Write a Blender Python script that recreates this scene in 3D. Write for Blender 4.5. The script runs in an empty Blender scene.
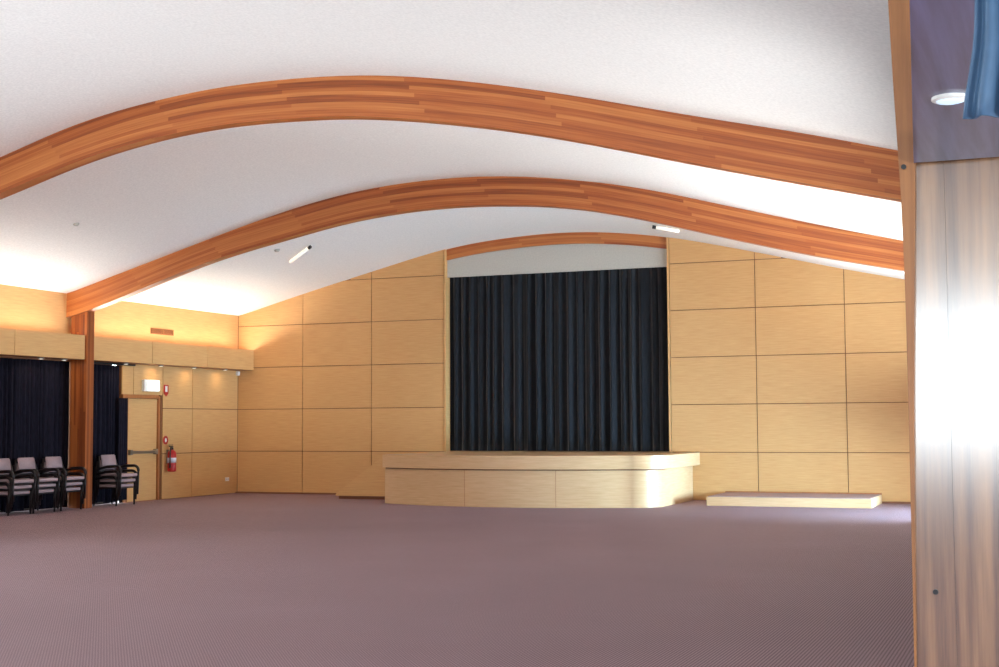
import bpy, bmesh, math, random
from mathutils import Vector, Matrix
random.seed(7)
SC = bpy.context.scene
COL = SC.collection

# ------------------------------------------------------------------ camera
F_PX, YAW, PITCH, ROLL = 1360.99, 0.3836, 0.0668, -0.0056
CAM = Vector((16.3513, -25.3068, 1.4423))
def cam_axes():
    cy, sy, cp, sp = math.cos(YAW), math.sin(YAW), math.cos(PITCH), math.sin(PITCH)
    fwd = Vector((-sy*cp, cy*cp, sp)); right = Vector((cy, sy, 0)); up = right.cross(fwd)
    c, s = math.cos(ROLL), math.sin(ROLL)
    return fwd, right*c + up*s, up*c - right*s
FW, RT, UP = cam_axes()
cd = bpy.data.cameras.new('camera')
cd.sensor_fit = 'HORIZONTAL'; cd.sensor_width = 36; cd.lens = F_PX*36/999
cd.clip_start = 0.05; cd.clip_end = 200
cam = bpy.data.objects.new('camera', cd); COL.objects.link(cam)
cam.matrix_world = Matrix(((RT.x, UP.x, -FW.x, CAM.x), (RT.y, UP.y, -FW.y, CAM.y), (RT.z, UP.z, -FW.z, CAM.z), (0, 0, 0, 1)))
SC.camera = cam
def ray(u, v): return FW + RT*((u-499.5)/F_PX) - UP*((v-333.5)/F_PX)
def on_y(u, v, y):
    d = ray(u, v); return CAM + d*((y-CAM.y)/d.y)
def on_x(u, v, x):
    d = ray(u, v); return CAM + d*((x-CAM.x)/d.x)
def on_z(u, v, z):
    d = ray(u, v); return CAM + d*((z-CAM.z)/d.z)

# ------------------------------------------------------------------ materials
def srgb(r, g, b):
    f = lambda c: (c/255/12.92 if c/255 <= .04045 else ((c/255+.055)/1.055)**2.4)
    return (f(r), f(g), f(b), 1)
class NT:
    def __init__(s, name):
        s.m = bpy.data.materials.new(name); s.m.use_nodes = True
        s.t = s.m.node_tree; s.b = s.t.nodes['Principled BSDF']
    def n(s, typ, **kw):
        nd = s.t.nodes.new(typ)
        for k, v in kw.items():
            if k in nd.inputs.keys(): nd.inputs[k].default_value = v
            else: setattr(nd, k, v)
        return nd
    def l(s, a, b): s.t.links.new(a, b)
    def coords(s, scale, kind='Object'):
        tc = s.n('ShaderNodeTexCoord'); mp = s.n('ShaderNodeMapping')
        mp.inputs['Scale'].default_value = scale
        s.l(tc.outputs[kind], mp.inputs['Vector']); return mp.outputs['Vector']
    def ramp(s, fac, stops):
        r = s.n('ShaderNodeValToRGB'); e = r.color_ramp.elements
        while len(e) < len(stops): e.new(.5)
        for i, (p, c) in enumerate(stops): e[i].position = p; e[i].color = c
        s.l(fac, r.inputs['Fac']); return r.outputs['Color']
    def bump(s, h, strength, dist):
        b = s.n('ShaderNodeBump', Strength=strength, Distance=dist); s.l(h, b.inputs['Height']); s.l(b.outputs['Normal'], s.b.inputs['Normal'])

def plain(name, col, rough=.6, metal=0, spec=.5):
    t = NT(name); t.b.inputs['Roughness'].default_value = rough; t.b.inputs['Metallic'].default_value = metal
    t.b.inputs['Specular IOR Level'].default_value = spec
    n = t.n('ShaderNodeTexNoise', Scale=35.0, Detail=3.0)
    a = tuple(c*.93 for c in col[:3])+(1,); b = tuple(min(1, c*1.06) for c in col[:3])+(1,)
    t.l(t.coords((1, 1, 1)), n.inputs['Vector'])
    t.l(t.ramp(n.outputs['Fac'], [(.3, a), (.7, b)]), t.b.inputs['Base Color'])
    return t.m
def grain(name, dark, light, scale, rough=.45, spec=.4, coat=0, contrast=(.3, .7), bumpy=0):
    t = NT(name); v = t.coords(scale)
    n1 = t.n('ShaderNodeTexNoise', Scale=1.0, Detail=6.0, Roughness=.62); t.l(v, n1.inputs['Vector'])
    n2 = t.n('ShaderNodeTexNoise', Scale=.35, Detail=2.0); t.l(t.coords((1, 1, 1)), n2.inputs['Vector'])
    mx = t.n('ShaderNodeMix', data_type='FLOAT'); mx.inputs[0].default_value = .35
    t.l(n1.outputs['Fac'], mx.inputs[2]); t.l(n2.outputs['Fac'], mx.inputs[3])
    t.l(t.ramp(mx.outputs[0], [(contrast[0], dark), (contrast[1], light)]), t.b.inputs['Base Color'])
    t.b.inputs['Roughness'].default_value = rough; t.b.inputs['Specular IOR Level'].default_value = spec
    t.b.inputs['Coat Weight'].default_value = coat; t.b.inputs['Coat Roughness'].default_value = .12
    if bumpy: t.bump(n1.outputs['Fac'], bumpy, .002)
    return t.m
def glulam(name, c1, c2, c3):
    """laminations run along U, stacked in V; boards are end-jointed"""
    t = NT(name); v = t.coords((1, 1, 1), 'UV')
    sp = t.n('ShaderNodeSeparateXYZ'); t.l(v, sp.inputs[0])
    def mth(op, a, k):
        m = t.n('ShaderNodeMath', operation=op); t.l(a, m.inputs[0])
        if isinstance(k, (int, float)): m.inputs[1].default_value = k
        else: t.l(k, m.inputs[1])
        return m.outputs[0]
    row = mth('FLOOR', mth('DIVIDE', sp.outputs['Y'], .0425), 0)
    cell = mth('FLOOR', mth('DIVIDE', mth('ADD', sp.outputs['X'], mth('MULTIPLY', row, 1.7321)), 3.4), 0)
    cb = t.n('ShaderNodeCombineXYZ'); t.l(row, cb.inputs[0]); t.l(cell, cb.inputs[1])
    br = t.n('ShaderNodeTexWhiteNoise', noise_dimensions='2D'); t.l(cb.outputs[0], br.inputs['Vector'])
    mp = t.n('ShaderNodeMapping'); mp.inputs['Scale'].default_value = (1.2, 55, 1); t.l(v, mp.inputs['Vector'])
    n = t.n('ShaderNodeTexNoise', Scale=1.0, Detail=5.0); t.l(mp.outputs['Vector'], n.inputs['Vector'])
    mx = t.n('ShaderNodeMix', data_type='FLOAT'); mx.inputs[0].default_value = .58
    t.l(br.outputs['Value'], mx.inputs[2]); t.l(n.outputs['Fac'], mx.inputs[3])
    t.l(t.ramp(mx.outputs[0], [(.15, c1), (.45, c2), (.8, c3)]), t.b.inputs['Base Color'])
    t.b.inputs['Roughness'].default_value = .38; t.b.inputs['Specular IOR Level'].default_value = .4
    return t.m

M = {}
M['maple'] = grain('maple_veneer', srgb(200, 147, 92), srgb(220, 174, 116), (3, 3, 60), .42, .35)
M['maple_pale'] = grain('pale_maple_veneer', srgb(200, 156, 110), srgb(224, 189, 146), (3, 3, 60), .38, .4)
M['joint'] = plain('panel_joint', srgb(128, 80, 46), .8)
M['glulam'] = glulam('laminated_timber', srgb(118, 56, 26), srgb(170, 90, 42), srgb(202, 128, 68))
M['glulam_shaded'] = glulam('shaded_laminated_timber', srgb(96, 44, 22), srgb(142, 72, 34), srgb(178, 102, 50))  # darker copy of the arch timber; the post's shade is in the colour
M['post_edge'] = grain('oiled_edge_timber', srgb(122, 76, 42), srgb(164, 108, 62), (40, 40, 2), .4)
M['trim'] = grain('timber_trim', srgb(150, 84, 44), srgb(186, 120, 68), (30, 30, 3), .45)
M['plaster'] = plain('white_plaster', srgb(240, 236, 231), .85, 0, .2)
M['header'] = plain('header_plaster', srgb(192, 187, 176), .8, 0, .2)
M['white'] = plain('white_enamel', srgb(235, 232, 225), .4)
M['black'] = plain('black_plastic', srgb(24, 22, 24), .4)
M['dark_wood'] = grain('dark_stained_wood', srgb(16, 9, 11), srgb(34, 20, 20), (20, 20, 20), .35)
M['red'] = plain('red_enamel', srgb(186, 30, 26), .3)
M['steel'] = plain('brushed_steel', srgb(150, 140, 128), .35, .8)
M['vent'] = plain('brown_grille', srgb(140, 86, 44), .6)
M['fabric'] = plain('mauve_upholstery', srgb(164, 138, 138), .9, 0, .15)
M['label'] = plain('silver_label', srgb(196, 198, 214), .5)
M['blue'] = plain('pale_blue_fabric', srgb(62, 92, 122), .6)
M['soffit'] = grain('dark_timber_lining', srgb(50, 40, 58), srgb(116, 116, 158), (22, 1.2, 22), .3, .5)  # blue of the daylight on the soffit is mixed into the grain colours
M['paving'] = plain('pale_paving', srgb(200, 200, 200), .9)
M['frame'] = plain('bronze_aluminium', srgb(60, 50, 44), .4, .5)
M['tread_carpet'] = plain('pinkish_tread_carpet', srgb(168, 138, 130), .95, 0, .1)
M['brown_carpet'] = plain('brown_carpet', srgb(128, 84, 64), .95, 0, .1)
M['foyer_wood'] = grain('varnished_foyer_timber', srgb(78, 46, 28), srgb(168, 122, 80), (17, 17, .7), .3, .5, 1.0, (.36, .66))
M['foyer_wood'].node_tree.nodes['Principled BSDF'].inputs['Coat IOR'].default_value = 2.3
M['foyer_wood'].node_tree.nodes['Principled BSDF'].inputs['Coat Roughness'].default_value = .17
# navy drape
t = NT('navy_drape'); n = t.n('ShaderNodeTexNoise', Scale=1.0, Detail=4.0); t.l(t.coords((60, 60, 8)), n.inputs['Vector'])
t.l(t.ramp(n.outputs['Fac'], [(.3, srgb(14, 15, 20)), (.7, srgb(27, 30, 36))]), t.b.inputs['Base Color'])
t.b.inputs['Roughness'].default_value = .8; t.b.inputs['Sheen Weight'].default_value = .25; t.b.inputs['Specular IOR Level'].default_value = .2
M['drape'] = t.m
t = NT('dark_violet_drape'); n = t.n('ShaderNodeTexNoise', Scale=1.0, Detail=4.0); t.l(t.coords((60, 60, 8)), n.inputs['Vector'])
t.l(t.ramp(n.outputs['Fac'], [(.3, srgb(15, 12, 20)), (.7, srgb(30, 26, 38))]), t.b.inputs['Base Color'])
t.b.inputs['Roughness'].default_value = .85; t.b.inputs['Specular IOR Level'].default_value = .1; M['violet'] = t.m
# carpet: fine cross-woven rib
t = NT('mauve_rib_carpet'); v = t.coords((1, 1, 1))
w1 = t.n('ShaderNodeTexWave', Scale=14.0, Distortion=.6, Detail=1.0, bands_direction='X'); t.l(v, w1.inputs['Vector'])
w2 = t.n('ShaderNodeTexWave', Scale=11.0, Distortion=.6, Detail=1.0, bands_direction='Y'); t.l(v, w2.inputs['Vector'])
mm = t.n('ShaderNodeMath', operation='MULTIPLY'); t.l(w1.outputs['Fac'], mm.inputs[0]); t.l(w2.outputs['Fac'], mm.inputs[1])
nz = t.n('ShaderNodeTexNoise', Scale=.55, Detail=5.0); t.l(v, nz.inputs['Vector'])
mx = t.n('ShaderNodeMix', data_type='FLOAT'); mx.inputs[0].default_value = .16
t.l(mm.outputs[0], mx.inputs[2]); t.l(nz.outputs['Fac'], mx.inputs[3])
t.l(t.ramp(mx.outputs[0], [(.1, srgb(109, 84, 88)), (.6, srgb(176, 146, 152))]), t.b.inputs['Base Color'])
t.b.inputs['Roughness'].default_value = .7; t.b.inputs['Specular IOR Level'].default_value = .25
t.bump(mm.outputs[0], .5, .003); M['carpet'] = t.m
# glass
t = NT('window_glass'); tr = t.n('ShaderNodeBsdfTransparent'); gl = t.n('ShaderNodeBsdfGlossy', Roughness=.02); fr_ = t.n('ShaderNodeFresnel', IOR=1.45)
mxs = t.n('ShaderNodeMixShader'); t.l(fr_.outputs[0], mxs.inputs[0]); t.l(tr.outputs[0], mxs.inputs[1]); t.l(gl.outputs[0], mxs.inputs[2])
t.l(mxs.outputs[0], t.t.nodes['Material Output'].inputs['Surface']); M['glass'] = t.m
def glow(name, col, s):
    t = NT(name); t.b.inputs['Base Color'].default_value = col; t.b.inputs['Emission Color'].default_value = col
    t.b.inputs['Emission Strength'].default_value = s; return t.m
M['lit_sign'] = glow('lit_sign_face', (.93, 1, .95, 1), 1.6)
M['tube_lens'] = glow('lit_tube', (1, .93, .80, 1), .55)
M['lit_lens'] = glow('downlight_lens', (1, .9, .75, 1), .9)
M['cool_lens'] = glow('cool_downlight_lens', (.62, .82, 1, 1), .6)

# ------------------------------------------------------------------ mesh helpers
def box(bm, lo, hi, bev=0):
    x0, y0, z0 = lo; x1, y1, z1 = hi
    v = [bm.verts.new(p) for p in ((x0,y0,z0),(x1,y0,z0),(x1,y1,z0),(x0,y1,z0),(x0,y0,z1),(x1,y0,z1),(x1,y1,z1),(x0,y1,z1))]
    fs = [bm.faces.new([v[i] for i in q]) for q in ((3,2,1,0),(4,5,6,7),(0,1,5,4),(1,2,6,5),(2,3,7,6),(3,0,4,7))]
    if bev: bmesh.ops.bevel(bm, geom=list({e for f in fs for e in f.edges}), offset=bev, segments=2, affect='EDGES', profile=.6)
def prism(bm, pts, off):
    """closed polygon of 3-D points swept by vector off"""
    off = Vector(off); a = [bm.verts.new(p) for p in pts]; b = [bm.verts.new(Vector(p)+off) for p in pts]; n = len(pts)
    bm.faces.new(a); bm.faces.new(b[::-1])
    for i in range(n): bm.faces.new((a[i], b[i], b[(i+1) % n], a[(i+1) % n]))
def tube(bm, pts, r, seg=8, cap=True):
    pts = [Vector(p) for p in pts]; rings = []
    rs = r if isinstance(r, (list, tuple)) else [r]*len(pts)
    for i, p in enumerate(pts):
        d = (pts[min(i+1, len(pts)-1)]-pts[max(i-1, 0)]).normalized()
        a = d.cross(Vector((0, 0, 1)) if abs(d.z) < .9 else Vector((1, 0, 0))).normalized(); b = d.cross(a)
        rings.append([bm.verts.new(p+(a*math.cos(2*math.pi*k/seg)+b*math.sin(2*math.pi*k/seg))*rs[i]) for k in range(seg)])
    for q, w in zip(rings, rings[1:]):
        for k in range(seg): bm.faces.new((q[k], q[(k+1) % seg], w[(k+1) % seg], w[k]))
    if cap: bm.faces.new(rings[0][::-1]); bm.faces.new(rings[-1])
def lathe(bm, c, prof, seg=16):
    c = Vector(c); rings = [[bm.verts.new(c+Vector((r*math.cos(2*math.pi*k/seg), r*math.sin(2*math.pi*k/seg), z))) for k in range(seg)] for r, z in prof]
    for q, w in zip(rings, rings[1:]):
        for k in range(seg): bm.faces.new((q[k], q[(k+1) % seg], w[(k+1) % seg], w[k]))
    bm.faces.new(rings[0][::-1]); bm.faces.new(rings[-1])
def B(): return bmesh.new()
def obj(name, bm, mat, parent=None, smooth=False, loc=None):
    bmesh.ops.recalc_face_normals(bm, faces=bm.faces[:])
    me = bpy.data.meshes.new(name); bm.to_mesh(me); bm.free()
    for m in (mat if isinstance(mat, list) else [mat]): me.materials.append(m)
    if smooth:
        for p in me.polygons: p.use_smooth = True
        if smooth == 'auto': me.set_sharp_from_angle(angle=math.radians(35))
    o = bpy.data.objects.new(name, me); COL.objects.link(o)
    if parent:
        o.parent = parent; o.matrix_parent_inverse = Matrix.Translation(-Vector(parent.location))
    return o
def bx(name, lo, hi, mat, parent=None, bev=0):
    b = B(); box(b, lo, hi, bev); return obj(name, b, mat, parent)
def tag(o, label, cat, group=None):
    o['label'] = label; o['category'] = cat
    if group: o['group'] = group
    return o
def thing(name, label, cat, loc, group=None):
    o = bpy.data.objects.new(name, None); COL.objects.link(o); o.location = loc; o.empty_display_size = .1
    return tag(o, label, cat, group)
def struct(o): o['kind'] = 'structure'; return o

# ------------------------------------------------------------------ roof profiles (x, z)
P0 = [(-.3, 3.755), (0, 3.83), (1.61, 4.25), (3.25, 4.65), (4.89, 5.03), (5.93, 5.17), (7.35, 5.24), (8.4, 5.19), (9.64, 5.02), (11.28, 4.65), (12.9, 4.25), (13.97, 4.01), (15.8, 3.58)]
Y2, Y1 = -5.6, -11.6
A1t=[(0,157.5),(75,124.5),(150,102),(225,86.4),(300,78),(360,75),(420,77),(495,84.5),(570,95),(698,116.7),(809,134),(894.4,150)]
A1b=[(0,193.5),(75,162),(150,138.6),(225,124),(300,117.6),(354,115.7),(420,119.6),(495,127.4),(570,139),(698,163.7),(809,184),(898,199)]
A2t=[(154.7,260),(270,216.5),(345,194),(420,181),(495,176),(570,179.6),(642.6,188.5),(735,207.4),(828,226.7),(901,240.4)]
A2b=[(93.7,308.5),(210,261),(300,234),(345,221.6),(420,209),(495,204.8),(570,207.5),(642.6,219.3),(735,239.6),(828,258),(902,270)]
def prof_from(px, y, left, slope_r):
    q = [(on_y(u, v, y).x, on_y(u, v, y).z) for u, v in px]
    q = [p for p in left if p[0] < q[0][0]-.3] + q
    x, z = q[-1]; q.append((15.8, z-slope_r*(15.8-x))); return q
P2t = prof_from(A2t, Y2, [(-.3, 3.75), (0, 3.83)], .25)
P2b = prof_from(A2b, Y2, [(-.3, 3.33), (0, 3.40)], .25)
P1t = prof_from(A1t, Y1, [(-.3, 3.80), (0, 3.88), (1.6, 4.32)], .26)
P1b = prof_from(A1b, Y1, [(-.3, 3.35), (0, 3.43), (1.6, 3.87)], .26)
def sm(P):
    """smooth cubic (Catmull-Rom) function through the points"""
    n = len(P); ms = []
    for i in range(n):
        a, b = P[max(i-1, 0)], P[min(i+1, n-1)]; ms.append((b[1]-a[1])/(b[0]-a[0]))
    def f(x):
        i = 0
        while i < n-2 and x > P[i+1][0]: i += 1
        (x0, z0), (x1, z1) = P[i], P[i+1]; h = x1-x0; s = max(0, min(1, (x-x0)/h))
        return (2*s**3-3*s*s+1)*z0+(s**3-2*s*s+s)*h*ms[i]+(-2*s**3+3*s*s)*z1+(s**3-s*s)*h*ms[i+1]
    def g(x): # light smoothing
        return sum(f(x+d)*w for d, w in ((-.5, .15), (-.25, .2), (0, .3), (.25, .2), (.5, .15)))
    return g
p0, p2t, p2b, p1t, p1b = map(sm, (P0, P2t, P2b, P1t, P1b))
def roof(x, y):
    if y >= 0: return p0(x)
    if y >= Y2: s = y/Y2; return p0(x)*(1-s)+p2t(x)*s
    if y >= Y1: s = (y-Y2)/(Y1-Y2); return p2t(x)*(1-s)+p1t(x)*s
    return p1t(x)
NX = 72
XS = [-.3+16.1*i/NX for i in range(NX+1)]

# ------------------------------------------------------------------ shell
XR, YB = 15.6, -29.0
struct(bx('floor', (-.27, YB, -.1), (20, .7, 0), M['carpet']))
b = B(); ys = [.9, 0]+[Y2*k/6 for k in range(1, 7)]+[Y2+(Y1-Y2)*k/6 for k in range(1, 7)]+[-17, YB]
g = [[b.verts.new((x, y, roof(x, y))) for x in XS] for y in ys]
for r, s in zip(g, g[1:]):
    for i in range(NX): b.faces.new((r[i], r[i+1], s[i+1], s[i]))
ceil = struct(obj('ceiling', b, M['plaster'], smooth=True))
sol = ceil.modifiers.new('thickness', 'SOLIDIFY'); sol.thickness = .12; sol.offset = -1 if ceil.data.polygons[0].normal.z < 0 else 1

# back wall: veneered panels over a dark backing that shows in the joints
def panels(bm, x0, x1, z0, z1, y, top, gap=.007, th=.02):
    x0 += gap; x1 -= gap; z0 += gap; n = 10
    xs = [x0+(x1-x0)*i/n for i in range(n+1)]
    t = [min(z1-gap, top(x)+.01) for x in xs]
    pts = [(x, z) for x, z in zip(xs, t) if z > z0+.002]
    if len(pts) < 2: return
    poly = [(pts[0][0], y, z0), (pts[-1][0], y, z0)]+[(x, y, z) for x, z in pts[::-1]]
    prism(bm, poly, (0, th, 0))
ROWS = [0, .9, 1.8, 2.7, 3.6, 4.5, 5.4]
OL, OR = 4.91, 9.655
b = B()
for cols in ([0, 1.6105, 3.2533, OL], [OR, 11.297, 12.9267, 14.56, 15.7]):
    for a, c in zip(cols, cols[1:]):
        for r0, r1 in zip(ROWS, ROWS[1:]): panels(b, a, c, r0, r1, 0, p0)
wb = struct(obj('wall_back', b, M['maple']))
b = B()
for a, c in ((-.1, OL-.01), (OR+.01, 15.7)):
    xs = [a+(c-a)*i/24 for i in range(25)]
    prism(b, [(a, .022, 0), (c, .022, 0)]+[(x, .022, p0(x)) for x in xs[::-1]], (0, .5, 0))
obj('backing', b, M['joint'], wb)
# brown strip standing in for the shade on the carpet along the wall
SL0 = 4.84
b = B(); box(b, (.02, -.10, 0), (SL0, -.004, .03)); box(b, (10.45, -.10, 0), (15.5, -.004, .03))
struct(obj('shade_strip_back', b, M['brown_carpet']))
# proscenium reveals and trims
def face(name, lo, hi, m, bev=0): return struct(bx(name, lo, hi, m, None, bev))
face('trim_1', (OL+.004, -.012, .9), (OL+.045, .62, p0(OL+.04)-.005), M['maple'], .004)
face('trim_2', (OR-.045, -.012, .9), (OR-.004, .62, p0(OR-.04)-.005), M['maple'], .004)
# stage house behind the drape
b = B(); box(b, (4.6, .75, 0), (10.0, .85, 5.3)); struct(obj('wall_stage', b, M['joint']))
# header above the drape
b = B(); xs = [OL+.046+(OR-OL-.092)*i/24 for i in range(25)]
prism(b, [(xs[0], .085, 4.475), (xs[-1], .085, 4.475)]+[(x, .085, p0(x)-.1) for x in xs[::-1]], (0, .03, 0))
box(b, (OL+.046, .08, 4.46), (OR-.046, .118, 4.478))
struct(obj('wall_header', b, M['header']))

# left wall (x = 0): panelled, with door and curtained window openings
LW = B()
def lp(y0, y1, z0, z1, g=.008): box(LW, (-.02, y0+g, z0+g), (0, y1-g, z1-g))
for r0, r1 in zip(ROWS[:3], ROWS[1:4]):
    r1 = min(r1, 2.68)
    lp(-1.69, 0, r0, r1); lp(-2.70, -1.69, r0, r1)
lp(-3.64, -2.70, 2.055, 2.68); lp(-3.985, -3.64, 2.055, 2.68, .006)
box(LW, (-.02, -5.35, 2.66), (0, -.008, 3.98)); box(LW, (-.02, YB, 2.66), (0, -5.35, 4.0))
box(LW, (-.02, -5.40, 0), (0, -5.30, 2.66))
box(LW, (-.02, -13.2, 0), (0, -9.9, 2.66)); box(LW, (-.02, YB, 0), (0, -20.2, 2.66))
wl = struct(obj('wall_left', LW, M['maple']))
b = B()
box(b, (-.14, -2.74, 0), (-.021, 0, 2.66)); box(b, (-.14, -3.985, 2.06), (-.021, -2.74, 2.66)); box(b, (-.14, -3.82, 0), (-.102, -2.74, 2.1)); box(b, (-.14, -3.985, 2.0), (-.102, -3.82, 2.1)); box(b, (-.14, YB, 2.62), (-.021, 0, 4.0))
box(b, (-.34, -5.40, 0), (-.021, -5.30, 2.62)); box(b, (-.14, -13.2, 0), (-.021, -9.9, 2.62)); box(b, (-.14, YB, 0), (-.021, -20.2, 2.62))
obj('backing', b, M['joint'], wl)
# windows behind the drapes and beyond the frame
def window(name, y0, y1, z1, n, x=-.24):
    b = B(); w = .05
    box(b, (x-.03, y0, 0), (x+.03, y1, .03)); box(b, (x-.03, y0, z1-w), (x+.03, y1, z1))
    for k in range(n+1):
        y = y0+(y1-y0)*k/n; box(b, (x-.03, max(y0, y-w/2), 0), (x+.03, min(y1, y+w/2), z1))
    o = struct(obj(name, b, M['frame']))
    bx('pane', (x-.004, y0+.02, .03), (x+.004, y1-.02, z1-.03), M['glass'], o)
window('window_1', -9.9, -5.40, 2.62, 3)
window('window_2', -5.30, -4.02, 2.62, 1)
window('window_3', -20.2, -13.2, 2.62, 5, -.07)
struct(bx('ground_outside', (-6, -22, -.16), (-.28, 2, -.11), M['paving']))

# door with push bar, and sidelight strip
b = B()
D0, D1, DZ = -3.80, -2.86, 1.985
for lo, hi in (((-.10, D1, 0), (.02, D1+.055, DZ+.05)), ((-.10, -3.975, DZ), (.02, D1, DZ+.075)), ((-.10, D0-.03, 0), (.01, D0, DZ)), ((-.10, D0, -.002), (.0, D1, .008))): box(b, lo, hi, .004)
d = struct(obj('door_1', b, M['trim']))
bx('door_leaf', (-.06, D0+.004, .012), (-.018, D1-.004, DZ-.004), M['maple'], d, .003)
b = B(); box(b, (-.016, -3.72, .92), (.035, -2.93, .975), .008); box(b, (-.018, -3.76, .90), (.045, -3.68, 1.0), .006); box(b, (-.018, -2.97, .90), (.045, -2.89, 1.0), .006)
obj('push_bar', b, M['steel'], d)
bx('sidelight_pane', (-.05, -3.98, .0), (-.042, D0-.03, DZ), M['glass'], d)

# right wall, foyer walls (beyond the post) with the glazed openings the daylight comes through
def open_wall(name, axis, c, a0, a1, z1, holes, th=.12, m='maple'):
    b = B(); cur = a0
    def w(s, e, lo, hi):
        if e-s < .01 or hi-lo < .01: return
        if axis == 'x': box(b, (c, s, lo), (c+th, e, hi))
        else: box(b, (s, c, lo), (e, c+th, hi))
    for s, e, lo, hi in holes:
        w(cur, s, 0, z1); w(s, e, 0, lo); w(s, e, hi, z1); cur = e
    w(cur, a1, 0, z1); return struct(obj(name, b, M[m]))
open_wall('wall_right', 'x', XR, -17.0, .9, 4.4, [(-4.8, -1.3, .02, 1.15)], m='drape')
open_wall('wall_foyer_side', 'x', 20.0, YB, -16.9, 4.6, [(-26.5, -20.0, .3, 2.6)], m='plaster')
open_wall('wall_foyer_end', 'y', -17.0, XR+.12, 20.12, 4.6, [], m='plaster')
open_wall('wall_front', 'y', YB-.12, -.2, 20.12, 6.6, [(1, 12.8, 1.15, 3.2), (14.4, 18.6, 1.2, 2.5)], m='plaster')
struct(bx('dark_reflection_panel', (.02, YB+.002, 0), (19.9, YB+.03, 1.12), M['soffit']))  # unseen, added so the foyer timber's lower half reflects something dark
struct(bx('ceiling_foyer', (15.7, YB, 3.95), (20.1, -16.9, 4.05), M['plaster']))

# ------------------------------------------------------------------ laminated arches
def arch(name, label, y, ft, fb, x0, x1, th=.19, n=96):
    b = B(); uvl = b.loops.layers.uv.new('UVMap'); R = []; s = 0; pv = None
    for i in range(n+1):
        x = x0+(x1-x0)*i/n; zt, zb = ft(x)+.03, fb(x)
        if pv: s += math.hypot(x-pv[0], zb-pv[1])
        pv = (x, zb)
        R.append(([b.verts.new((x, y, zb)), b.verts.new((x, y, zt)), b.verts.new((x, y+th, zt)), b.verts.new((x, y+th, zb))], s, zt-zb))
    def f(vs, uv):
        fc = b.faces.new(vs)
        for l, q in zip(fc.loops, uv): l[uvl].uv = q
    for (a, sa, ha), (c, sc, hc) in zip(R, R[1:]):
        f((a[0], c[0], c[1], a[1]), ((sa, 0), (sc, 0), (sc, hc), (sa, ha)))
        f((a[1], c[1], c[2], a[2]), ((sa, ha), (sc, hc), (sc, hc+th), (sa, ha+th)))
        f((a[2], c[2], c[3], a[3]), ((sa, ha+3), (sc, hc+3), (sc, 3), (sa, 3)))
        f((a[3], c[3], c[0], a[0]), ((sa, 5.005), (sc, 5.005), (sc, 5.04), (sa, 5.04)))
    f(R[0][0], ((0, 0), (0, .4), (.2, .4), (.2, 0))); f(R[-1][0][::-1], ((0, 0), (0, .4), (.2, .4), (.2, 0)))
    return tag(obj(name, b, M['glulam']), label, 'beam', 'laminated roof arches')
arch('timber_arch', 'broad laminated timber arch highest on the ceiling, farthest from the stage', Y1, p1t, p1b, -.01, XR+.05)
arch('timber_arch', 'laminated timber arch second from the stage, resting on the post by the stacked chairs', Y2, p2t, p2b, -.005, XR+.05)
arch('timber_arch', 'short reddish laminated arch over the stage opening, above the navy drape', .05, lambda x: p0(x)-.03, lambda x: p0(x)-.225, OL+.046, OR-.046, .20, 48)

def uv_box(bm, lo, hi, uoff=0):
    """box with laminations running upward: U = z, V = horizontal"""
    uvl = bm.loops.layers.uv.verify(); n0 = len(bm.faces); bm.faces.ensure_lookup_table(); box(bm, lo, hi); bm.faces.ensure_lookup_table()
    for f in bm.faces[n0:]:
        for l in f.loops: l[uvl].uv = (l.vert.co.z+uoff, l.vert.co.x+l.vert.co.y*.83+7)
tp = thing('timber_post', 'laminated timber post carrying the second arch, between the chair stacks', 'post', (.25, -5.45, 0))
b = B(); uv_box(b, (.08, -5.56, 0), (.30, -5.37, 3.50)); obj('inner_member', b, M['glulam_shaded'], tp)
b = B(); uv_box(b, (.302, -5.56, 0), (.43, -5.36, 3.555), 1.3); obj('outer_member', b, M['glulam_shaded'], tp)

# ------------------------------------------------------------------ pelmet boxes with cove light troughs
def pelmet(label, y0, y1, seams):
    o = thing('lighting_pelmet', label, 'pelmet', (.2, (y0+y1)/2, 2.64), 'veneered pelmets along the side wall')
    e = [y0]+seams+[y1]
    for a, c in zip(e, e[1:]): bx('fascia_panel', (.372, a+.006, 2.645), (.40, c-.006, 3.075), M['maple'], o)
    b = B(); box(b, (.002, y0, 2.64), (.37, y1, 2.66)); box(b, (.35, y0, 2.66), (.37, y1, 3.03)); box(b, (.002, y0, 2.80), (.36, y1, 2.82))
    obj('trough', b, M['trim'], o); return o
pelmet('veneered pelmet box from the timber post to the stage wall, above the exit door', -5.35, -.004, [-3.6, -1.75])
pelmet('veneered pelmet box above the window drape and three chair stacks', -13.2, -5.57, [-11.05, -9.2, -7.35])
for k, u in enumerate(((126, 362), (161, 365.5), (194, 368), (225, 370))):
    p = on_z(u[0], u[1], 2.64); y = on_x(u[0], u[1], .22).y
    o = thing('downlight', ('small recessed downlight under the pelmet, nearest the timber post', 'small recessed downlight under the pelmet above the exit door', 'small recessed downlight under the pelmet, between vent and stage wall', 'small recessed downlight under the pelmet, nearest the stage wall')[k], 'light', (.22, y, 2.64), 'pelmet downlights')
    b = B(); lathe(b, (.22, y, 2.618), [(.055, 0), (.06, .006), (.06, .021)], 16); obj('bezel', b, M['steel'], o)
    b = B(); lathe(b, (.22, y, 2.612), [(.02, 0), (.038, .004), (.04, .008)], 16); obj('lens', b, M['lit_lens'], o)
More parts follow.
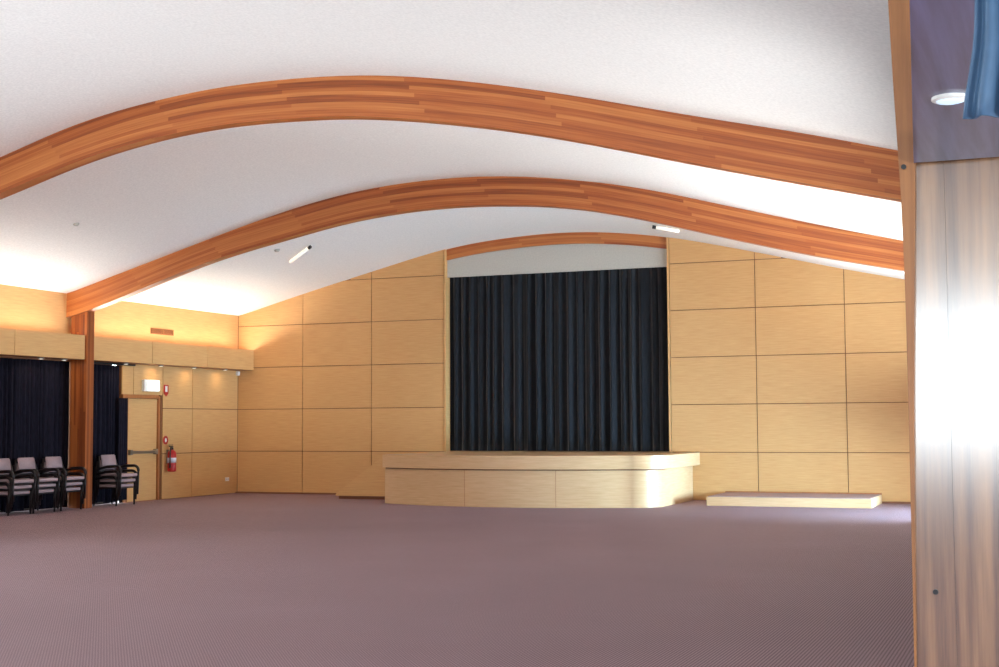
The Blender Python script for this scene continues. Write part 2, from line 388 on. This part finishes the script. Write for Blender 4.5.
for k, u in enumerate(((41, 358), (64, 360))):
    y = on_x(u[0], u[1], .22).y
    o = thing('downlight', ('small recessed downlight above the window drape, farther from the post', 'small recessed downlight above the window drape, close to the post')[k], 'light', (.22, y, 2.64), 'pelmet downlights')
    b = B(); lathe(b, (.22, y, 2.618), [(.055, 0), (.06, .006), (.06, .021)], 16); obj('bezel', b, M['steel'], o)
    b = B(); lathe(b, (.22, y, 2.612), [(.02, 0), (.038, .004), (.04, .008)], 16); obj('lens', b, M['lit_lens'], o)

# ------------------------------------------------------------------ drapes
def drape(name, label, a0, a1, z0, ztop, axis, c, period, amp, seed, cat='curtain', wob=.25, mat='drape', step=.012, flare=None, hem=0):
    rnd = random.Random(seed); b = B(); ph = 0; pts = []; s = a0; cur_p = period; cur_a = amp; acc = 0
    while s <= a1+1e-6:
        pts.append((s, cur_a*math.sin(ph)+.25*cur_a*math.sin(2.3*ph+seed)))
        ph += 2*math.pi*step/cur_p; acc += step
        if acc > cur_p: acc = 0; cur_p = period*rnd.uniform(1-wob*1.4, 1+wob*1.8); cur_a = amp*rnd.uniform(.55, 1.25)
        s += step
    zs = [z0+(ztop-z0)*k/8 for k in range(9)]; rows = []
    for z in zs:
        f = (z-z0)/(ztop-z0); r = []
        for i, (s, d) in enumerate(pts):
            k = 1.0-.45*f**3; ss = s+.003*math.sin(9*f+s*4+seed)
            if flare: ss += flare*(1-f)*(1-(s-a0)/(a1-a0))
            q = c+d*k
            if hem: zz = z+hem*(1-f)*max(0, math.sin(s*8.4+seed))**2
            else: zz = z
            r.append(b.verts.new((ss, q, zz) if axis == 'x' else (q, ss, zz)))
        rows.append(r)
    for r, t_ in zip(rows, rows[1:]):
        for i in range(len(pts)-1): b.faces.new((r[i], r[i+1], t_[i+1], t_[i]))
    o = obj(name, b, M[mat], smooth=True); m = o.modifiers.new('thickness', 'SOLIDIFY'); m.thickness = .006; m.offset = 0
    return tag(o, label, cat)
drape('stage_curtain', 'wide dark navy pleated curtain closing the stage opening', OL+.052, OR-.052, .915, 4.50, 'x', .20, .19, .06, 3)
drape('window_curtain', 'long dark navy curtain over the window behind three chair stacks', -9.8, -5.415, .014, 2.63, 'y', -.075, .13, .035, 5, hem=.055, mat='violet')
drape('window_curtain', 'dark navy curtain between the timber post and the exit door', -5.28, -3.97, .014, 2.60, 'y', -.06, .12, .028, 8, hem=.05, mat='violet')
drape('door_curtain', 'narrow dark curtain strip hanging in the door sidelight', -4.13, -3.85, .06, 1.985, 'y', .035, .07, .012, 4, mat='violet')
b = B(); box(b, (-.03, -5.28, 2.605), (.03, -3.62, 2.64), .004)
tag(obj('curtain_rail', b, M['black']), 'black curtain rail under the pelmet beside the timber post', 'curtain rail')

# ------------------------------------------------------------------ stage
st = thing('stage', 'pale maple stage platform with bowed front below the navy curtain', 'stage', (7.3, -1.2, 0))
def front_line(yl, ym, yr, xl, xr, rr, n=28):
    """plan outline: left front corner, bowed front, rounded right end back to the wall"""
    pts = []
    for i in range(n+1):
        s = i/n; x = xl+(xr-rr-xl)*s
        y = yl*(1-s)*(1-2*s)+4*ym*s*(1-s)+yr*s*(2*s-1); pts.append((x, y))
    x0, y0 = pts[-1]
    for i in range(1, 11):
        a = math.pi/2*i/10; pts.append((x0+rr*math.sin(a), y0+rr*1.0*(1-math.cos(a))))
    return pts
SL = 4.88
bl = front_line(-2.60, -3.16, -2.62, SL, 10.06, .50)
ll = front_line(-2.64, -3.21, -2.68, SL-.03, 10.20, .62)
b = B(); pl = bl+[(10.06, -.006), (SL, -.006)]
prism(b, [(x, y, 0.0) for x, y in pl], (0, 0, .64)); obj('apron', b, M['maple_pale'], st, 'auto')
b = B(); pl = [(x, y+.03) for x, y in bl]+[(10.03, -.006), (SL+.03, -.006)]
prism(b, [(x, y, .641) for x, y in pl], (0, 0, .02)); obj('shadow_gap', b, M['joint'], st, 'auto')
b = B(); pl = ll+[(10.20, -.006), (SL-.03, -.006)]
prism(b, [(x, y, .662) for x, y in pl], (0, 0, .235)); obj('lip', b, M['maple_pale'], st, 'auto')
b = B(); box(b, (OL+.05, -.005, .6), (OR-.05, .74, .9)); obj('stage_floor', b, M['maple_pale'], st)
for i in (11, 21):
    (x, y) = bl[i]; bx('joint_line', (x-.003, y-.0015, .0), (x+.003, y+.01, .64), M['trim'], st)
# side stairs with a raking stringer
sr = thing('stage_stairs', 'short raked stair with solid timber side leading up to the stage', 'stairs', (3.7, -.5, 0))
SY = -1.55
b = B(); prism(b, [(3.27, SY, .065), (SL-.035, SY, .065), (SL-.035, SY, .885), (4.36, SY, .885), (3.27, SY, .10)], (0, .04, 0)); obj('stringer', b, M['maple'], sr)
b = B(); prism(b, [(3.31, SY+.05, 0), (SL-.035, SY+.05, 0), (SL-.035, SY+.05, .06), (3.31, SY+.05, .06)], (0, .02, 0)); obj('kickboard', b, M['brown_carpet'], sr)
for k in range(5):
    bx('step', (3.33+.21*k, SY+.075, 0), (3.33+.21*(k+1) if k < 4 else SL-.035, -.105, .15*(k+1)-.02), M['brown_carpet'], sr)
# low platform
lowp = thing('low_platform', 'low maple-edged step platform with carpeted top against the panelled wall', 'platform', (12.1, -.9, 0))
LP = (10.70, 13.52, -1.62, -.12, .165)
b = B(); box(b, (LP[0], LP[2], 0), (LP[1], LP[3], LP[4]-.012), .004); obj('plinth', b, M['maple_pale'], lowp)
b = B(); box(b, (LP[0]+.02, LP[2]+.02, LP[4]-.011), (LP[1]-.02, LP[3]-.02, LP[4]), .003); obj('carpet_top', b, M['tread_carpet'], lowp)
b = B(); box(b, (LP[0]+.0, LP[3]+.001, 0), (LP[1], LP[3]+.03, LP[4]+.02)); obj('back_rail', b, M['trim'], lowp)

# ------------------------------------------------------------------ small wall things
sg = thing('exit_sign', 'lit white exit sign above the door', 'sign', (.03, -3.14, 2.24))
bx('housing', (.001, -3.39, 2.125), (.07, -2.90, 2.355), M['white'], sg, .012)
bx('lit_face', (.071, -3.30, 2.14), (.078, -2.915, 2.34), M['lit_sign'], sg)
def flat(name, pts, x, th, m, parent):
    b = B(); prism(b, [(x, y, z) for y, z in pts], (th, 0, 0)); return obj(name, b, m, parent)
sa = thing('fire_sign', 'red arrow sign beside the exit light, pointing down', 'sign', (.0, -2.61, 2.15))
yc = -2.60
flat('plate', [(yc-.075, 2.27), (yc+.075, 2.27), (yc+.075, 2.10), (yc, 2.04), (yc-.075, 2.10)], .001, .008, M['red'], sa)
flat('pale_panel', [(yc-.036, 2.245), (yc+.036, 2.245), (yc+.036, 2.13), (yc-.036, 2.13)], .010, .003, M['white'], sa)
s2 = thing('fire_sign', 'round red sign directly above the fire extinguisher', 'sign', (0, yc, 1.17))
flat('plate', [(yc+.085*math.cos(a*math.pi/12), 1.17+.085*math.sin(a*math.pi/12)) for a in range(24)], .001, .008, M['red'], s2)
flat('pale_panel', [(yc+.03*math.cos(a*math.pi/6), 1.17+.042*math.sin(a*math.pi/6)) for a in range(12)], .010, .003, M['white'], s2)
fe = thing('fire_extinguisher', 'red fire extinguisher hung on the wall right of the exit door', 'fire extinguisher', (.12, -2.55, .5))
ex, ey = .11, -2.53
b = B(); lathe(b, (ex, ey, .54), [(.055, 0), (.085, .012), (.088, .03), (.088, .36), (.075, .40), (.04, .43), (.03, .44)], 20); obj('cylinder', b, M['red'], fe, True)
b = B(); lathe(b, (ex, ey, .72), [(.0895, 0), (.0895, .10)], 20); obj('label_band', b, M['label'], fe, True)
b = B(); lathe(b, (ex, ey, .975), [(.03, 0), (.03, .045), (.018, .05), (.018, .07)], 12); box(b, (ex-.012, ey-.09, 1.035), (ex+.012, ey+.03, 1.055)); box(b, (ex-.012, ey-.10, 1.065), (ex+.012, ey+.02, 1.08)); obj('valve_handle', b, M['black'], fe)
b = B(); tube(b, [(ex, ey-.02, 1.0), (ex+.03, ey-.08, 1.03), (ex+.05, ey-.125, .98), (ex+.05, ey-.13, .8), (ex+.04, ey-.12, .62)], [.013, .013, .013, .014, .018], 8); obj('hose', b, M['black'], fe, True)
b = B(); box(b, (.0, ey-.03, .70), (.024, ey+.03, .98)); obj('bracket', b, M['steel'], fe)
so = thing('power_outlet', 'small pale power outlet low on the side wall near the corner', 'outlet', (0, -.4, .31))
bx('plate', (.001, -.47, .27), (.012, -.33, .35), M['white'], so, .003)
for y in (-.445, -.385): bx('socket', (.012, y, .295), (.016, y+.03, .325), M['label'], so)
ve = thing('air_vent', 'brown double louvred air vent high on the wall above the pelmet', 'vent', (0, -2.75, 3.32))
for a, c in ((-3.12, -2.77), (-2.73, -2.38)):
    b = B()
    for lo, hi in (((.001, a, 3.265), (.014, c, 3.28)), ((.001, a, 3.365), (.014, c, 3.38)), ((.001, a, 3.28), (.014, a+.015, 3.365)), ((.001, c-.015, 3.28), (.014, c, 3.365))): box(b, lo, hi)
    for k in range(5): box(b, (.001, a+.016, 3.285+.016*k), (.010, c-.016, 3.293+.016*k))
    obj('grille', b, M['vent'], ve)
bx('duct_face', (.0005, -3.11, 3.27), (.003, -2.39, 3.375), M['joint'], ve)
b = B(); box(b, (.002, -.10, 2.535), (.07, -.02, 2.625), .015); se = obj('motion_sensor', b, M['white']); tag(se, 'small white sensor in the wall corner under the pelmet end', 'sensor')

# ceiling spot tubes, found where the line of sight meets the ceiling
def on_roof(u, v):
    d = ray(u, v); s = 5.0
    while s < 60:
        p = CAM+d*s
        if p.z > roof(p.x, p.y): return p
        s += .02
    return p
def tube_light(label, a, c):
    p, q = on_roof(*a), on_roof(*c); o = thing('tube_spotlight', label, 'light', (p+q)/2, 'white tube spotlights')
    dn = Vector((0, 0, -.05)); p, q = p+dn, q+dn; d = (q-p).normalized()
    b = B(); tube(b, [p, q-d*.05], .028, 12); obj('body', b, M['tube_lens'], o, True)
    b = B(); tube(b, [q-d*.049, q+d*.02], .032, 12); obj('lamp_end', b, M['black'], o, True)
    b = B(); m = (p+q)/2; tube(b, [m+Vector((0, 0, .02)), m+Vector((0, 0, .07))], .014, 8); obj('mount', b, M['white'], o)
tube_light('white tube spotlight with dark end on the ceiling toward the exit door side', (290.5, 259), (310, 244.5))
tube_light('white tube spotlight on the ceiling tucked under the second arch above the stage', (679, 228.6), (653.5, 224.3))
p = on_roof(277, 249.5); b = B(); lathe(b, (p.x, p.y, roof(p.x, p.y)-.04), [(.03, 0), (.045, .012), (.055, .04), (.055, .05)], 16)
tag(obj('smoke_detector', b, M['header']), 'small round ceiling detector near the white tube spotlight with dark end', 'smoke detector')
p = on_roof(76, 223.5); b = B(); lathe(b, (p.x, p.y, roof(p.x, p.y)-.03), [(.03, 0), (.04, .01), (.05, .03), (.05, .05)], 16)
tag(obj('smoke_detector', b, M['header']), 'small round ceiling detector between the two long arches', 'smoke detector')

# ------------------------------------------------------------------ stacking armchairs, facing +x (origin at floor under the seat)
def chair():
    r = thing('stacking_armchair', '-', 'chair', (0, 0, 0))
    W = .26
    b = B(); box(b, (-.22, -.235, .335), (.25, .235, .39), .02); obj('seat', b, M['fabric'], r, True)
    b = B(); prof = [(-.225, .48), (-.18, .48), (-.232, .735), (-.268, .735)]
    prism(b, [(x, -.20, z) for x, z in prof], (0, .40, 0)); bmesh.ops.bevel(b, geom=b.edges[:], offset=.014, segments=2, affect='EDGES'); obj('backrest', b, M['fabric'], r, True)
    b = B(); box(b, (-.20, -.24, .310), (.235, .24, .334)); obj('seat_frame', b, M['dark_wood'], r)
    b = B(); tube(b, [(-.235, -W, .43), (-.225, -.1, .455), (-.225, .1, .455), (-.235, W, .43)], .014, 8); obj('back_rail', b, M['dark_wood'], r, True)
    for s in (-1, 1):
        b = B(); tube(b, [(.235, s*W, 0), (.24, s*W, .25), (.245, s*W, .43)], [.016, .02, .02], 8); obj('leg', b, M['dark_wood'], r, True)
        b = B(); tube(b, [(-.265, s*W, 0), (-.235, s*W, .34), (-.24, s*W, .52), (-.275, s*.215, .71)], [.016, .02, .02, .015], 8); obj('leg', b, M['dark_wood'], r, True)
        b = B(); arc = [(.245, s*W, .431)]+[(.145+.10*math.cos(a*math.pi/12), s*W, .44+.09*math.sin(a*math.pi/12)) for a in range(0, 7)]+[(-.05, s*W, .523), (-.236, s*W, .48)]
        tube(b, arc, .027, 8); obj('armrest', b, M['dark_wood'], r, True)
    return r
def copy_tree(o, parent=None):
    c = o.copy(); COL.objects.link(c)
    if parent: c.parent = parent; c.matrix_parent_inverse = o.matrix_parent_inverse.copy()
    for ch in list(o.children): copy_tree(ch, c)
    return c
proto = chair(); first = True
STK = [((128, 476), 'the stack between timber post and exit door'), ((74, 479), 'the stack beside the timber post, before the long window curtain'),
       ((47, 481.5), 'the middle one of three stacks before the long window curtain'), ((22.5, 484), 'the stack before the long window curtain, farthest from the post')]
for px, where in STK:
    y = on_x(px[0], px[1], .58).y
    for k in range(3):
        o = proto if first else copy_tree(proto); first = False
        o.location = (.33+.04*(k-1), y, .095*k)
        o['label'] = ('bottom', 'middle', 'topmost')[k]+' mauve armchair of '+where
        o['group'] = 'stacked mauve armchairs along the side wall'

# ------------------------------------------------------------------ near post, foyer wall and soffit
YP = -20.5
fl = [on_y(u, v, YP) for u, v in ((887.5, -8), (892.8, 80), (901.2, 200), (904.9, 284), (908.3, 400), (911.5, 540), (914.5, 675))]
fr = [on_y(u, v, YP) for u, v in ((912.5, -8), (914.6, 80), (915, 200), (914.5, 284), (914, 400), (914.8, 540), (916.3, 675))]
fl.append(Vector((fl[-1].x+.012, YP, 0))); fr.append(Vector((fr[-1].x+.01, YP, 0)))
fl.insert(0, Vector((fl[0].x-.06, YP, 4.3))); fr.insert(0, Vector((fr[0].x, YP, 4.3)))
np_ = thing('foyer_post', 'tall near timber post with tapered edge board at the hall entrance', 'post', (fr[-1].x+.1, YP, 0))
b = B(); uvl = b.loops.layers.uv.verify()
prism(b, [tuple(p) for p in fl]+[tuple(p) for p in fr[::-1]], (0, .03, 0))
for f in b.faces:
    for l in f.loops: l[uvl].uv = (l.vert.co.z, l.vert.co.x*.35+3)
eb = obj('edge_board', b, M['post_edge'], np_)
xa = fr[-1].x-.035
b = B(); prism(b, [(p.x-.004, YP+.032, p.z) for p in fr]+[(fr[-1].x+.12, YP+.032, 0), (fr[-1].x+.12, YP+.032, 4.3)], (0, .055, 0)); obj('broad_board', b, M['foyer_wood'], np_)
for u, v, off in ((903.8, 167, 0), (935, 593, .032)):
    p = on_y(u, v, YP); b = B(); tube(b, [(p.x, YP+off+.002, p.z), (p.x, YP+off-.006, p.z)], .009, 10); obj('bolt', b, M['black'], np_)
fw_ = struct(bx('wall_foyer', (fr[-1].x+.1205, YP+.034, 0), (19.99, YP+.15, 4.3), M['foyer_wood']))
ZS = on_y(935, 161.5, YP).z
q = lambda u, d: CAM.x+ray(u, 160).x/ray(u, 160).y*d
b = B(); prism(b, [(q(913.5, 4.8), YP-.002, ZS), (q(913.5, 3.05), -22.25, ZS), (q(916, 1.95), -23.4, ZS), (18.4, -23.4, ZS), (18.4, YP-.002, ZS)], (0, 0, .12))
struct(obj('ceiling_soffit', b, M['soffit']))
p = on_z(950, 97, ZS); o = thing('downlight', 'round recessed downlight in the dark timber soffit by the near post', 'light', (p.x, p.y, ZS))
b = B(); lathe(b, (p.x, p.y, ZS-.012), [(.041, 0), (.049, .004), (.049, .013)], 24); obj('bezel', b, M['white'], o)
b = B(); lathe(b, (p.x, p.y, ZS-.016), [(.026, 0), (.036, .003), (.037, .005)], 24); obj('lens', b, M['cool_lens'], o)
yd = -22.75
a0, a1, zb = on_y(985, 0, yd).x, on_y(1030, 0, yd).x, on_y(980, 117, yd).z
drape('blue_valance', 'short pale blue fabric hanging from the dark soffit at the edge', a0, a1, zb, ZS-.002, 'x', yd, .030, .013, 2, 'valance', .2, 'blue', .003, on_y(965, 117, yd).x-a0)

# ------------------------------------------------------------------ light
R = math.radians
def area(name, loc, rot, sx, sy, power, col, spread=180):
    l = bpy.data.lights.new(name, 'AREA'); l.shape = 'RECTANGLE'; l.size = sx; l.size_y = sy; l.energy = power; l.color = col; l.spread = R(spread)
    o = bpy.data.objects.new(name, l); COL.objects.link(o); o.location = loc; o.rotation_euler = rot; return o
R = math.radians
DAY = (.80, .88, 1.0); WARM = (1.0, .82, .56)
# daylight at the real openings
area('daylight_side_windows', (-.7, -16.7, 1.3), (0, R(-92), 0), 2.4, 6.8, 1200, (.78, .92, 1))
area('daylight_right_doors', (XR+.3, -3.05, .62), (0, R(88), R(-8)), 1.0, 3.2, 230, (.42, .72, 1), 80)
# cove lamps in the pelmet troughs, and uplights along the right wall
area('cove_lamp_near_stage', (.22, -2.6, 3.0), (R(180), R(38), 0), .08, 4.6, 78, (1, .93, .80))
area('cove_lamp_over_window', (.22, -9.3, 3.0), (R(180), R(38), 0), .08, 6.8, 90, (.95, .96, .92))
area('wall_uplight_near_stage', (15.35, -3.6, 2.1), (R(180), R(-55), 0), .16, 5.2, 250, (.76, .91, 1), 112)
area('wall_uplight_mid_hall', (15.35, -8.8, 2.1), (R(180), R(-55), 0), .16, 5, 150, (.95, .98, .95), 112)
area('wall_uplight_entrance', (15.35, -14, 2.1), (R(180), R(-55), 0), .16, 4, 46, (.95, .98, 1), 112)
for o in list(SC.objects):
    if o.name.startswith('downlight') and o.location.x < 1:
        l = bpy.data.lights.new('downlight_beam', 'AREA'); l.shape = 'DISK'; l.size = .07; l.energy = 1.4 if o.location.y > -5 else 1.2; l.color = (1, .80, .56)
        q = bpy.data.objects.new('downlight_beam', l); COL.objects.link(q); q.location = (o.location.x, o.location.y, 2.605)
# portals that guide the skylight through the openings
def portal(*a):
    o = area(*a, 1, (1, 1, 1)); o.data.cycles.is_portal = True
portal('sky_portal_side', (-.03, -16.7, 1.3), (0, R(-90), 0), 2.6, 7.0)
portal('sky_portal_front', (6.9, YB+.005, 2.17), (R(90), 0, 0), 11.8, 2.05)
portal('sky_portal_foyer', (16.5, YB+.005, 1.85), (R(90), 0, 0), 4.2, 1.3)
portal('sky_portal_foyer_side', (19.99, -23.25, 1.45), (0, R(90), 0), 2.3, 6.5)
portal('sky_portal_doors', (XR-.005, -3.05, .585), (0, R(90), 0), 1.13, 3.5)
portal('sky_portal_drapes', (-.2, -7.0, 1.3), (0, R(-90), 0), 2.62, 6.0)
# world
w = bpy.data.worlds.new('daylight_sky'); SC.world = w; w.use_nodes = True
bg = w.node_tree.nodes['Background']; bg.inputs['Color'].default_value = (.80, .93, 1, 1); bg.inputs['Strength'].default_value = 9.5
vs = SC.view_settings; SC.display_settings.display_device = 'sRGB'
vs.view_transform = 'Standard'; vs.look = 'None'; vs.gamma = 1; vs.exposure = 0.18; vs.use_curve_mapping = False
SC.cycles.use_denoising = True; SC.cycles.max_bounces = 10; SC.cycles.diffuse_bounces = 6
SC.cycles.sample_clamp_indirect = 8
